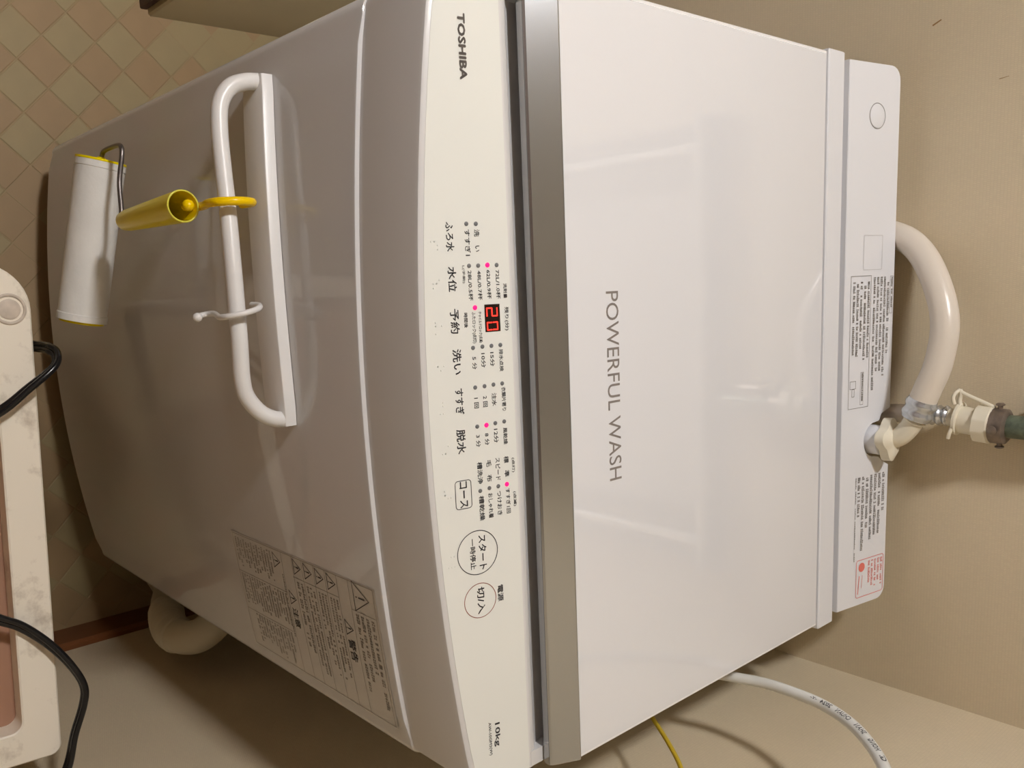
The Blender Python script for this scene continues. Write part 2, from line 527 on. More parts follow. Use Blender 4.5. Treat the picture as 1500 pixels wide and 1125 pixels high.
def footprint(z, inset, yback, rc=0.014, nx=28, front=None):
    """closed ring, counter-clockwise from back left: sides, rounded corners, bowed front"""
    w = HW - inset
    pts = [(-w, yback)]
    ye = YF(w, z) + inset
    # left corner arc
    for k in range(7):
        a = math.radians(180 + 90 * k / 6)
        pts.append((-w + rc + rc * math.cos(a), ye + rc * .86 + rc * math.sin(a) * .86))
    xs = [-w + rc + (2 * (w - rc)) * i / nx for i in range(1, nx)]
    for x in xs:
        bl = YF(x, z) + inset
        pts.append((x, bl))
    for k in range(7):
        a = math.radians(270 + 90 * k / 6)
        pts.append((w - rc + rc * math.cos(a), ye + rc * .86 + rc * math.sin(a) * .86))
    pts.append((w, yback))
    return [(x, y, z) for x, y in pts]

b = MB()
b.loft([footprint(.070, .004, .112), footprint(.074, 0, .112), footprint(.25, 0, .112), footprint(.50, 0, .112), footprint(.7935, 0, .112),
        footprint(.7955, .0006, .112), footprint(.7962, .0022, .112)], True, True)
body = b.build('body', m_body, wm, 40)
for fx in (-.22, .22):
    for fy in (-.38, .07):
        MB().lathe((fx, fy, .0), (0, 0, 1), [(0, .024), (.012, .026), (.016, .018), (.071, .018)], 20).build('foot', m_rubber, wm)

def PZ(y):                       # plane of the control panel
    return .868 + .17 * (y + .379)
# top frame: fascia + rim, then recess under the lid
def outline_front(inset, ymax=-.379, w=.2790, rc=.010, nx=30):
    w -= inset * .5
    ye = YF(HW, .82) + inset
    pts = [(-w, ymax)]
    for k in range(7):
        a = math.radians(180 + 90 * k / 6)
        pts.append((-w + rc + rc * math.cos(a), ye + rc + rc * math.sin(a) - .0008))
    for i in range(1, nx):
        x = -w + rc + 2 * (w - rc) * i / nx
        pts.append((x, YF(x, .82) + inset))
    for k in range(7):
        a = math.radians(270 + 90 * k / 6)
        pts.append((w - rc + rc * math.cos(a), ye + rc + rc * math.sin(a) - .0008))
    pts.append((w, ymax))
    return pts
tf = MB()
r0 = outline_front(.0030, w=.2720); r1 = outline_front(.0075); r2 = outline_front(.0085); r3 = outline_front(.0100)
tf.loft([[(x, y, .790) for x, y in r0], [(x, y, PZ(y) - .0035) for x, y in r1], [(x, y, PZ(y) - .0008) for x, y in r2],
         [(x, y, PZ(y)) for x, y in r3]], False, True, closed=False)
wx = r3[0][0]
prof = [(-.379, .868), (-.3765, .8676), (-.3735, .8662), (-.3705, .8630), (-.3670, .8598), (-.360, .8580), (-.30, .8580)]
tf.loft([[(-abs(wx), y, z) for y, z in prof], [(abs(wx), y, z) for y, z in prof]], closed=False)
for s in (-1, 1):
    x0, x1 = sorted((s * .262, s * .2735))
    tf.box(x0, x1, -.3788, .112, .7965, .8682)
tf.box(-.262, .262, .028, .112, .7965, .868)
tf.build('top_frame', m_frame, wm, 28)

cp_in = outline_front(.0120, -.3805, w=.2795)
cp = MB()
cp.loft([[(x, y, PZ(y) - .001) for x, y in cp_in], [(x, y, PZ(y) + .00025) for x, y in cp_in]], False, True)
panel = cp.build('control_panel', m_panel, wm, 20)

def on_panel(off):
    return lambda x, y: (x, y, PZ(y) + off)
TXT = [("ふろ水",-.1202,-.4267,-.1016,.0059),("洗　い",-.1155,-.4060,-.1011,.0040),("すすぎ1",-.1155,-.4131,-.0987,.0041),
("水位",-.0921,-.4266,-.0761,.0062),("72L/1.0杯",-.0891,-.3914,-.0701,.0033),("62L/0.9杯",-.0893,-.3983,-.0704,.0033),
("48L/0.7杯",-.0891,-.4052,-.0699,.0033),("28L/0.5杯",-.0893,-.4122,-.0699,.0034),("L(手動)",-.0927,-.4162,-.0813,.0023),
("洗剤量",-.0802,-.3858,-.0703,.0028),("残り(分)",-.0646,-.3860,-.0488,.0036),("チャイルドロック(点滅)",-.0625,-.4062,-.0420,.0030),
("ふたロック(点灯)",-.0626,-.4110,-.0420,.0033),("予約",-.0652,-.4265,-.0491,.0066),("時間後",-.0622,-.4165,-.0524,.0028),
("洗い",-.0391,-.4262,-.0223,.0065),("排水点検",-.0366,-.3913,-.0216,.0032),("15分",-.0351,-.3984,-.0255,.0034),
("10分",-.0350,-.4052,-.0252,.0034),("5 分",-.0331,-.4120,-.0246,.0034),("すすぎ",-.0131,-.4259,.0042,.0064),
("衣類片寄り",-.0109,-.3906,.0055,.0033),("注水",-.0075,-.3984,.0014,.0037),("2 回",-.0062,-.4053,.0013,.0035),
("1 回",-.0057,-.4121,.0014,.0035),("脱水",.0142,-.4265,.0308,.0068),("風乾燥",.0171,-.3907,.0288,.0033),
("12分",.0171,-.3982,.0268,.0036),("8 分",.0192,-.4052,.0275,.0034),("3 分",.0195,-.4120,.0279,.0034),
("(点灯)",.0389,-.3852,.0493,.0027),("(点滅)",.0629,-.3850,.0736,.0027),("標　準",.0371,-.3912,.0516,.0040),
("すすぎ1回",.0600,-.3907,.0777,.0035),("スピード",.0372,-.3979,.0531,.0037),("つけおき",.0606,-.3978,.0778,.0037),
("毛　布",.0378,-.4050,.0528,.0040),("おしゃれ着",.0610,-.4048,.0785,.0038),("槽洗浄",.0382,-.4121,.0535,.0040),
("槽乾燥",.0617,-.4119,.0791,.0040),("コース",.0496,-.4264,.0678,.0060),("スタート",.0890,-.4140,.1137,.0060),
("一時停止",.0905,-.4209,.1122,.0044),("切/入",.1257,-.4171,.1451,.0060),("電源",.1278,-.4008,.1397,.0046),
("10kg",.2295,-.4092,.2475,.0052),("AW-10GM3(W)",.2275,-.4139,.2527,.0029)]
BIG = {"ふろ水","水位","予約","洗い","すすぎ","脱水","コース","スタート","切/入","10kg"}
for body_t, xa, y0, xb, h in TXT:
    uv, fc = text_geo(body_t, bold=0.018 if body_t in BIG else 0.016)
    printed('lettering', uv, fc, lambda u, v, xa=xa, xb=xb, y0=y0, h=h: on_panel(.0004)(xa + u * (xb - xa), y0 + v * h),
            m_inkl if body_t == "L(手動)" else m_ink, panel)
uv, fc = text_geo("TOSHIBA", bold=0.045, shear=0.0)
printed('brand_lettering', uv, fc, lambda u, v: on_panel(.0005)(-.2470 + u * .0398, -.4109 + v * .0055), m_ink2, panel)
# rings and frame around the touch keys
def ring2(cx, cy, R, w, n=48):
    V = []; F = []
    for i in range(n):
        a = 2 * math.pi * i / n
        V += [(cx + R * math.cos(a), cy + R * math.sin(a)), (cx + (R - w) * math.cos(a), cy + (R - w) * math.sin(a))]
    for i in range(n):
        j = (i + 1) % n
        F.append([2 * i, 2 * j, 2 * j + 1, 2 * i + 1])
    return V, F
V, F = ring2(.1009, -.4149, .0158, .0006); o = printed('start_key_ring', V, F, on_panel(.0004), m_ink, panel)
V, F = ring2(.1354, -.4147, .0126, .0005); o = printed('power_key_ring', V, F, on_panel(.0004), m_inkred, panel)
V, F = outline2(rrect(.0487, .0686, -.4297, -.4172, .0024), .0005); printed('course_key_frame', V, F, on_panel(.0004), m_ink, panel)
# indicator lamps
DOTS = [(-.119,-.4043,0),(-.119,-.4113,0),(-.0923,-.3901,0),(-.0925,-.3971,1),(-.0923,-.404,0),(-.0923,-.4108,0),(-.0652,-.4079,1),
(-.0394,-.3899,0),(-.0393,-.3968,0),(-.0393,-.4037,0),(-.039,-.4108,0),(-.0133,-.3898,0),(-.0132,-.3966,0),(-.0128,-.4035,0),(-.0126,-.4106,0),
(.0129,-.3895,0),(.0132,-.3965,0),(.0137,-.4034,1),(.0138,-.4105,0),(.0569,-.3895,1),(.0572,-.3964,0),(.0574,-.4034,0),(.0582,-.4106,0)]
for x, y, lit in DOTS:
    r = .00165 if lit else .00145
    o = MB().lathe((x, y, PZ(y) + .0002), (0, -.17, 1), [(0, r), (.0003, r), (.0005, r * .7)], 14).build('lit_indicator_lamp' if lit else 'indicator_lamp', m_led if lit else m_dot, panel)
    if lit: o['label'] = 'glowing pink indicator lamp'
# display with two seven-segment digits
q = [(-.0668, -.4009), (-.0487, -.4009), (-.0487, -.3893), (-.0668, -.3893)]
o = mesh_obj('display', [on_panel(.00045)(*p) for p in q], [[0, 1, 2, 3]], m_disp, panel)
o['label'] = 'black display window with red digits 20'
def digit(x0, x1, y0, y1, segs):
    w = .00085; ym = (y0 + y1) / 2; g = .00025
    S = {'a': (x0 + g, x1 - g, y1 - w, y1), 'd': (x0 + g, x1 - g, y0, y0 + w), 'g': (x0 + g, x1 - g, ym - w / 2, ym + w / 2),
         'b': (x1 - w, x1, ym + g, y1 - g), 'c': (x1 - w, x1, y0 + g, ym - g), 'f': (x0, x0 + w, ym + g, y1 - g), 'e': (x0, x0 + w, y0 + g, ym - g)}
    for k in segs:
        a, b_, c, d = S[k]
        mesh_obj('display_segment', [on_panel(.0007)(*p) for p in ((a, c), (b_, c), (b_, d), (a, d))], [[0, 1, 2, 3]], m_seg, panel)
digit(-.0648, -.0587, -.3998, -.3912, 'abged')
digit(-.0553, -.0496, -.3998, -.3912, 'abcdef')
# raised braille dots below the key names
rnd = random.Random(5)
for bx in (-.108, -.084, -.057, -.031, -.005, .024, .052, .10):
    m_ = MB()
    for k in range(4 + rnd.randrange(2)):
        x = bx + rnd.choice((0, .0022, .0050, .0072)); y = -.4370 + rnd.choice((0, .0022, .0044))
        m_.lathe((x, y, PZ(y) + .0002), (0, 0, 1), [(0, .0006), (.0003, .0005), (.0004, .0002)], 8)
    m_.build('braille_dots', m_panel, panel)

# lid
lid_core = MB()
lid_core.box(-.2746, .2746, -.345, -.0008, .870, .8853, .0012)
lid = lid_core.build('lid', m_lidedge, wm, 30)
MB().box(-.2716, .2716, -.3447, -.0030, .8845, .8862, .0006).build('lid_glass', m_glass, lid, 30)
pr_ = [(-.3450, .8866), (-.3460, .8868), (-.3660, .8772), (-.3672, .8757), (-.3672, .8700), (-.3450, .8700)]
tr = MB().loft([[(x, y, z) for y, z in pr_] for x in (-.2746, .2746)], True, True)
trim = tr.build('lid_trim', m_trim, lid, 20)
trim['label'] = 'brushed silver strip along the front of the lid'
mesh_obj('trim_front_edge', [(-.2744, -.36735, .8702), (.2744, -.36735, .8702), (.2744, -.36735, .8754), (-.2744, -.36735, .8754)], [[0, 1, 2, 3]], m_trimface, lid)
uv, fc = text_geo("POWERFUL WASH", bold=-0.004, res=4)
printed('lettering', uv, fc, lambda u, v: (-.0713 + u * .1390, -.3056 + v * .0133, .88635), mat('lid_print_grey', lin(132, 125, 120), 0.4), lid)
# hinge cover and slot
MB().box(-.2770, .2790, .0010, .0292, .868, .8868, .0012).build('hinge_cover', m_plastic, wm, 30)
MB().box(-.2735, .2735, .0292, .0395, .864, .874).build('hinge_slot', m_slot, wm, None)

# rear panel, with the notch for the water inlet
def RZ(y):
    return .8866 + .1688 * (y - .039)
XI, YI, RI = .0960, .0925, .0182
top = [(-.2722, .0395), (.2722, .0395)]
for k in range(6):
    a = math.radians(90 * k / 5)
    top.append((.2722 - .013 + .013 * math.cos(a), .1155 - .013 + .013 * math.sin(a)))
top += [(XI + .030, .1155), (XI + .025, .106), (XI + RI + .001, .0985)]
for k in range(13):
    a = math.radians(0 - 180 * k / 12)
    top.append((XI + RI * math.cos(a), YI + RI * math.sin(a)))
top += [(XI - RI - .001, .0985), (XI - .026, .102), (XI - .031, .1155)]
for k in range(6):
    a = math.radians(90 + 90 * k / 5)
    top.append((-.2722 + .013 + .013 * math.cos(a), .1155 - .013 + .013 * math.sin(a)))
rp = MB().loft([[(x, y, .866) for x, y in top], [(x, y, RZ(y) - .0008) for x, y in top], [(x * .9985, y if y > .06 else y + .0006, RZ(y)) for x, y in top]], True, True)
rear = rp.build('rear_panel', m_plastic, wm, 30)
def on_rear(off):
    return lambda x, y: (x, y, RZ(y) + off)
MB().torus((-.2239, .0815, RZ(.0815) + .0001), (0, -.1688, 1), .0119, .0004, 40, 6).build('cap_seam', m_inkl, rear)
MB().lathe((-.2239, .0815, RZ(.0815) - .001), (0, -.1688, 1), [(0, .0113), (.0014, .0113), (.0018, .0104)], 32).build('round_cap', m_plastic, rear)
V, F = outline2(rrect(-.1112, -.0775, .0660, .0950, .001), .0004); printed('clear_film_square', V, F, on_rear(.0003), mat('film_edge', (0.55, 0.55, 0.54, 1), 0.4), rear)
rnd = random.Random(11)
g = merge2(outline2([(-.0720, .0478), (.0600, .0478), (.0600, .0790), (-.0720, .0790)], .0004),
           dashes(-.0660, .0210, .0495, .0775, 5, .0019, rnd, .85, .25),
           outline2([(.0240, .0660), (.0570, .0660), (.0570, .0710), (.0240, .0710)], .0003),
           outline2([(.0320, .0500), (.0400, .0500), (.0400, .0590), (.0320, .0590)], .0004),
           outline2([(.0400, .0530), (.0480, .0530), (.0480, .0570), (.0400, .0570)], .0004),
           dashes(.0250, .0560, .0665, .0705, 1, .0019, rnd, .9, .05),
           dashes(-.0700, .0540, .0810, .1080, 5, .0019, rnd, .82, .45),
           outline2([(-.0705, .1090), (-.0330, .1090), (-.0330, .1135), (-.0705, .1135)], .0003),
           dashes(-.0690, -.0350, .1095, .1130, 1, .0019, rnd, .9, .05))
printed('small_print', g[0], g[1], on_rear(.0004), m_ink2, rear)
g = merge2(dashes(.1330, .2140, .0640, .1105, 7, .0020, rnd, .86, .55), dashes(.1330, .2250, .0620, .0645, 1, .0020, rnd, .8, .02))
printed('small_print', g[0], g[1], on_rear(.0004), m_ink2, rear)
g = outline2(rrect(.2225, .2640, .0675, .1125, .003), .0006)
printed('red_label_frame', g[0], g[1], on_rear(.0004), m_inkpink, rear)
g = merge2(dashes(.2260, .2590, .0850, .1105, 5, .0019, rnd, .85, .25), ([(.2250 + .006 + .005 * math.cos(2 * math.pi * k / 14), .0765 + .005 * math.sin(2 * math.pi * k / 14)) for k in range(14)], [list(range(14))]),
           ([(.2400, .0725), (.2600, .0705), (.2600, .0715), (.2400, .0735)], [[0, 1, 2, 3]]), ([(.2400, .0775), (.2540, .0765), (.2540, .0770), (.2400, .0780)], [[0, 1, 2, 3]]))
printed('red_print', g[0], g[1], on_rear(.0004), m_inkpink, rear)
# inlet socket of the machine
MB().lathe((XI, YI, .866), (0, 0, 1), [(0, RI - .0012), (.0205, RI - .0012), (.0205, RI - .004)], 32).build('inlet_socket', m_dark, wm)

# warning label on the front
LX0, LX1, LZ0, LZ1 = .1355, .2510, .5480, .7870
def on_front(off):
    return lambda x, z: (x, YF(x, z) - off, z)
nv = 12
lv = [on_front(.0004)(LX0 + (LX1 - LX0) * i / nv, LZ0 + (LZ1 - LZ0) * j / 4) for j in range(5) for i in range(nv + 1)]
lf = [[j * (nv + 1) + i, j * (nv + 1) + i + 1, (j + 1) * (nv + 1) + i + 1, (j + 1) * (nv + 1) + i] for j in range(4) for i in range(nv)]
wl = mesh_obj('warning_label', lv, lf, m_labelf, wm, 60)
wl['label'] = 'printed warning label with triangles'
def L(u, t):                     # label coordinates, t from the top
    return (LX0 + u * (LX1 - LX0), LZ1 - t * (LZ1 - LZ0))
def seg2(u0, t0, u1, t1, w=.0004, n=8):
    V = []; F = []
    a = Vector(L(u0, t0)); b_ = Vector(L(u1, t1)); d = (b_ - a).normalized(); p = Vector((-d.y, d.x)) * w
    for k in range(n + 1):
        c = a + (b_ - a) * k / n
        V += [tuple(c), tuple(c + p)]
    for k in range(n): F.append([2 * k, 2 * k + 2, 2 * k + 3, 2 * k + 1])
    return V, F
def tri(u, t, s, w=.0007):
    x, z = L(u, t)
    return merge2(outline2([(x - s * .58, z - s * .5), (x + s * .58, z - s * .5), (x, z + s * .5)], w),
                  ([(x - w * .7, z - s * .18), (x + w * .7, z - s * .18), (x + w, z + s * .2), (x - w, z + s * .2)], [[0, 1, 2, 3]]),
                  ([(x - w * .7, z - s * .35), (x + w * .7, z - s * .35), (x + w * .7, z - s * .26), (x - w * .7, z - s * .26)], [[0, 1, 2, 3]]))
rows = [0.012, .155, .225, .300, .375, .455, .525, .60]
g = [seg2(.01, t, .99, t) for t in rows] + [seg2(.01, .99, .99, .99), seg2(.01, .012, .01, .99), seg2(.985, .012, .985, .99), seg2(.215, .015, .215, .155)]
for t in rows[2:6]:
    g.append(seg2(.17, t, .17, t + .075, n=2))
g += [seg2(.33, .60, .33, .99), seg2(.66, .62, .66, .99)]
g = merge2(*g)
printed('label_rules', g[0], g[1], on_front(.0007), m_ink3, wl)
for u, t, s in ((.11, .085, .022), (.38, .19, .012), (.085, .262, .013), (.085, .338, .013), (.085, .415, .013), (.085, .490, .013), (.36, .562, .012), (.10, .64, .013)):
    g = tri(u, t, s); printed('warning_triangle', g[0], g[1], on_front(.0007), m_ink, wl)
for tx, u0, u1, t0, t1 in (("警告", .46, .63, .213, .170), ("注意", .44, .60, .585, .545)):
    uv, fc = text_geo(tx, bold=.012)
    a = L(u0, t0); c = L(u1, t1)
    printed('lettering', uv, fc, lambda u, v, a=a, c=c: on_front(.0007)(a[0] + u * (c[0] - a[0]), a[1] + v * (c[1] - a[1])), m_ink, wl)
rnd = random.Random(3)
def ld(u0, u1, t0, t1, rows, cw=.0022, fill=.85, rag=.45):
    a = L(u0, t1); c = L(u1, t0)
    return dashes(a[0], c[0], a[1], c[1], rows, cw, rnd, fill, rag)
g = merge2(ld(.24, .97, .025, .145, 4), ld(.20, .97, .235, .292, 3), ld(.20, .97, .308, .368, 3), ld(.20, .97, .385, .448, 3), ld(.20, .97, .462, .52, 2),
           ld(.04, .31, .68, .98, 14, .0018, .8, .3), ld(.35, .64, .61, .98, 18, .0018, .85, .25), ld(.68, .97, .63, .93, 14, .0018, .8, .4), ld(.19, .97, .605, .62, 1))
printed('small_print', g[0], g[1], on_front(.0006), m_ink3, wl)

# ------------------------------------------------------------------ towel bar on the front
tb = empty('towel_bar', 'white magnetic towel bar stuck on the machine front', 'towel bar')
pl = MB()
n = 20; ring = []
for i in range(n + 1):
    t = i / n; x = -.2420 + t * (.0215 + .2420)
    zt = .6775 + .0255 * (1 - (1 - t) ** 1.6)
    r = .002
    h = .034
    y0 = YF(x, zt - .02) - .0003; y1 = y0 - .0092
    e = .0012 if i in (0, n) else 0
    ring.append([(x, y0, zt - e), (x, y1 + r, zt - e), (x, y1 + .0006, zt - .0006 - e), (x, y1, zt - r - e), (x, y1, zt - h + r + e), (x, y1 + r, zt - h + e), (x, y0, zt - h + e)])
pl.loft(ring, True, True)
pl.build('back_plate', m_towel, tb, 30)
BAR = [(-.2375, -.4490, .6680), (-.2360, -.4600, .6680), (-.2310, -.4715, .6675), (-.2190, -.4800, .6675), (-.2000, -.4838, .6700), (-.1696, -.4868, .6765), (-.1444, -.4890, .6825), (-.1100, -.4915, .6880),
       (-.0804, -.4930, .6910), (-.0456, -.4945, .6935), (-.0180, -.4948, .6925), (-.0040, -.4920, .6915), (.0085, -.4835, .6925), (.0150, -.4735, .6950), (.0168, -.4630, .6955)]
MB().tube(spline(BAR, 8), .0062, 16).build('rail', m_towel, tb, 60)

def hook(name, label, pts, r, ball, material):
    m_ = MB().tube(spline(pts, 8), r, 12)
    m_.sphere(pts[-1], ball, 14, 8)
    m_.sphere(pts[0], r * 1.02, 12, 8)
    o = m_.build(name, material, None, 60)
    return tag(o, label, 'hook', 's-hooks on the towel bar')
hook('s_hook', 'yellow plastic s-hook holding up the lint roller', [(-.1462, -.4735, .6745), (-.1462, -.4715, .6850), (-.1460, -.4765, .6955), (-.1458, -.4880, .7000), (-.1456, -.4995, .6945), (-.1457, -.5020, .6820),
     (-.1460, -.4985, .6680), (-.1461, -.4955, .6560), (-.1461, -.4965, .6460), (-.1461, -.5020, .6430), (-.1459, -.5070, .6500), (-.1457, -.5088, .6600)], .0032, .0044, m_yellow)
hook('s_hook', 'empty white plastic s-hook on the towel bar', [(-.0715, -.4770, .6830), (-.0710, -.4765, .6930), (-.0690, -.4820, .7035), (-.0665, -.4930, .7070), (-.0645, -.5035, .7010), (-.0638, -.5055, .6890),
     (-.0648, -.5015, .6750), (-.0660, -.4990, .6640), (-.0658, -.5005, .6565), (-.0650, -.5050, .6540), (-.0642, -.5085, .6560), (-.0638, -.5100, .6590)], .0022, .0036, m_towel)

# ------------------------------------------------------------------ lint roller
lr = empty('lint_roller', 'lint roller with white sticky roll and yellow handle hanging from the bar', 'lint roller')
HT = Vector((-.1457, -.5100, .6531)); HB = Vector((-.1440, -.5105, .5270))
ax = (HT - HB); Ln = ax.length
MB().lathe(HB, ax, [(0, .0050), (.002, .0078), (.012, .0088), (.06, .0102), (Ln, .0120), (Ln + .0003, .0116), (Ln, .0108), (.03, .0085), (.028, .001)], 28, True, True).build('handle', m_handle, lr, 40)
MB().torus(HT + Vector((0, 0, .0002)), ax, .0114, .0007, 32, 8).build('handle_rim', mat('handle_rim_yellow', (0.75, 0.70, 0.08, 1), 0.3), lr)
RLc = Vector((-.2032, -.5000, .4536)); RRc = Vector((-.0606, -.5275, .4340))
ra = (RRc - RLc); rl = ra.length
MB().lathe(RLc, ra, [(.0015, .0195), (.0015, .0212), (.007, .0214), (.0075, .0209), (rl - .007, .0209), (rl - .0065, .0216), (rl - .0005, .0216), (rl - .0005, .0195)], 40).build('sticky_roll', m_paper, lr, 40)
MB().lathe(RLc, ra, [(-.0006, .0190), (-.0006, .0214), (.0014, .0214), (.0014, .0190)], 36).build('end_cap', m_handle, lr)
MB().lathe(RLc + ra.normalized() * (rl - .0005), ra, [(0, .0190), (.0022, .0188), (.0028, .0150), (.0028, .004)], 36).build('end_cap', m_handle, lr)
adir = ra.normalized()
A0 = RLc - adir * .006
wire_pts = [HB + Vector((0, 0, .002)), HB + Vector((0, 0, -.006)), HB + Vector((-.003, .0010, -.0115)), HB + Vector((-.010, .0030, -.0130)), Vector((-.178, -.5045, .5080)), Vector((-.2010, -.5000, .5085)),
            Vector((-.2075, -.4990, .5060)), Vector((-.2105, -.4985, .4990)), Vector((-.2112, -.4985, .4800)), Vector((-.2108, -.4985, .4620)), A0 + Vector((.0005, 0, .0015)), RLc + adir * .004]
MB().tube(spline(wire_pts, 8), .0021, 12).build('wire_frame', m_wire, lr, 60)
MB().lathe(RLc - adir * .0028, adir, [(0, .0035), (.0022, .0035)], 16).build('axle_washer', m_handle, lr)

# ------------------------------------------------------------------ water inlet hose
ih = empty('inlet_hose', 'cream water inlet hose arching over the back of the machine', 'hose')
HOSE = [(-.120, .1305, .800), (-.119, .1305, .850), (-.1125, .1300, .8900), (-.0965, .1240, .9185), (-.0653, .1100, .9431), (-.0262, .1000, .9580), (.0130, .0950, .9560), (.0400, .0925, .9475), (.0560, .0920, .9415), (.0690, .0920, .9370)]
MB().tube(spline(HOSE, 10), .0132, 24).build('hose', m_hose, ih, 60)
c0 = Vector((.0505, .0921, .9438)); c1 = Vector((.0700, .0920, .9368)); cd = (c1 - c0); cl = cd.length
prof = []
for k in range(17):
    t = k / 16
    prof.append((cl * t, .0137 + .0016 * math.sin(2 * math.pi * t) ** 2))
MB().lathe(c0, cd, [(0, .0130)] + prof + [(cl, .0130)], 28).build('hose_clamp', m_zinc, ih, 50)
ELB = [(.0660, .0920, .9383), (.0735, .0920, .9350), (.0815, .0922, .9300), (.0890, .0923, .9230), (.0935, .0924, .9140), (.0955, .0925, .9020)]
MB().tube(spline(ELB, 8), [.0098] * 41, 20).build('elbow', m_cream, ih, 60)
MB().torus((.0722, .0920, .9357), (.0075, 0, -.0040), .0100, .0014, 28, 8).build('elbow_collar', m_cream, ih, 60)
def lobes(th): return 1 + .16 * math.cos(4 * th + .6)
MB().lathe((XI - .0012, YI, .9040), (-.06, 0, 1), [(0, .0150), (.0015, .0190), (.0105, .0190), (.0120, .0165), (.0150, .0120)], 48, rfun=lobes).build('lobed_nut', m_cream, ih, 40)
MB().lathe((XI, YI, .8868), (0, 0, 1), [(0, .0152), (.0165, .0152), (.0175, .0140)], 32).build('inlet_sleeve', m_plastic, ih, 40)
# its other end, rising to the tap
MB().tube(spline([(.0750, .1285, .800), (.0740, .1275, .870), (.0705, .1225, .925), (.0695, .1200, .9400)], 8), .0098, 20).build('hose', m_hose, ih, 60)
prof = [(.0205 * k / 36, .0086 + .0018 * math.sin(3 * math.pi * k / 36) ** 2) for k in range(37)]
MB().lathe((.0697, .1200, .9385), (0, 0, 1), [(0, .0075)] + prof + [(.0205, .0075)], 28).build('crimp_sleeve', m_zinc, ih, 50)

# ------------------------------------------------------------------ tap with quick coupling
tp = empty('water_tap', 'green weathered tap spout with cream quick coupling above the machine', 'tap')
TX, TY = .0735, .1200
MB().lathe((.0705, TY, .9580), (.08, 0, 1), [(0, .0088), (.0085, .0092), (.0095, .0080)], 24).build('nipple', m_cream, tp, 40)
MB().lathe((.0710, TY, .9655), (.12, 0, 1), [(0, .0150), (.0006, .0165), (.0034, .0165), (.0042, .0145)], 32).build('coupling_flange', m_cream, tp, 40)
MB().lathe((.0718, TY, .9680), (.10, 0, 1), [(0, .0128), (.0040, .0138), (.0165, .0132), (.0180, .0140)], 28).build('coupling_body', m_cream, tp, 40)
MB().lathe((.0740, TY, .9840), (.06, 0, 1), [(0, .0150), (.0012, .0182), (.0140, .0184), (.0155, .0165)], 48, rfun=lambda t: 1 + .035 * (1 if math.cos(9 * t) > .55 else 0)).build('coupling_nut', m_cream, tp, 30)
lv_ = MB()
lv_.tube(spline([(.0420, TY - .004, .9690), (.0450, TY - .004, .9715), (.0520, TY - .003, .9880), (.0575, TY - .002, 1.0010)], 6), .0020, 10)
lv_.tube(spline([(.0420, TY - .004, .9690), (.0455, TY - .008, .9660), (.0500, TY - .010, .9650), (.0560, TY - .010, .9665)], 6), .0018, 10)
lv_.tube(spline([(.0420, TY - .004, .9690), (.0465, TY - .004, .9700), (.0520, TY - .004, .9690), (.0575, TY - .005, .9700)], 6), .0022, 10)
lv_.build('locking_lever', m_cream, tp, 60)
MB().tube(spline([(.0780, TY - .012, .9660), (.0850, TY - .013, .9640), (.0900, TY - .012, .9625)], 6), .0019, 10).build('release_tab', m_cream, tp, 60)
MB().lathe((TX + .0015, TY, .9985), (.03, 0, 1), [(0, .0160), (.0010, .0172), (.0130, .0168), (.0150, .0140), (.0150, .0112)], 36).build('screw_ring', m_bronze, tp, 40)
for a in (-90, 0, 90, 180):
    d = Vector((math.cos(math.radians(a + 4)), math.sin(math.radians(a + 4)), 0))
    MB().lathe(Vector((TX + .0015, TY, 1.0055)) + d * .0150, d, [(0, .0024), (.0052, .0024), (.0052, .0042), (.0064, .0042), (.0072, .0030)], 14).build('ring_screw', m_bronze, tp, 40)
SP = [(TX + .0015, TY, 1.000), (TX + .0015, TY, 1.030), (TX + .0012, TY, 1.060), (TX + .0008, TY + .002, 1.078), (TX, TY + .012, 1.086), (TX, TY + .023, 1.087)]
MB().tube(spline(SP, 8), .0112, 24).build('spout', m_patina, tp, 60)
MB().lathe((TX - .012, YB - .0155, 1.030), (0, 0, 1), [(0, .006), (.002, .0125), (.030, .0130), (.034, .0110), (.040, .0065)], 28).build('tap_body', m_bronze, tp, 40)

# ------------------------------------------------------------------ drain hose
DR = [(.2735, -.352, .285), (.298, -.357, .288), (.319, -.376, .292), (.331, -.397, .290), (.335, -.410, .270), (.336, -.411, .235), (.335, -.400, .190), (.333, -.381, .140), (.332, -.358, .085), (.332, -.345, .020)]
sp = spline(DR, 14)
L_ = [0]
for i in range(1, len(sp)): L_.append(L_[-1] + (sp[i] - sp[i - 1]).length)
rr = []
for i, p in enumerate(sp):
    base = .0205
    if .150 < p.z < .222 and i > 60: base += .0018 * math.sin(L_[i] * 2 * math.pi / .0120)
    rr.append(base)
fine = []
frr = []
for i in range(len(sp) - 1):
    for k in range(3):
        p = sp[i].lerp(sp[i + 1], k / 3); l_ = L_[i] + (L_[i + 1] - L_[i]) * k / 3
        fine.append(p)
        r_ = .0205
        if i > 60 and p.z < .262 and p.z > .165: r_ += .0024 * math.sin(l_ * 2 * math.pi / .0105)
        frr.append(r_)
o = MB().tube(fine, frr, 24).build('drain_hose', m_drain, None, 60)
tag(o, 'beige ribbed drain hose bending beside the machine at the right wall', 'hose')

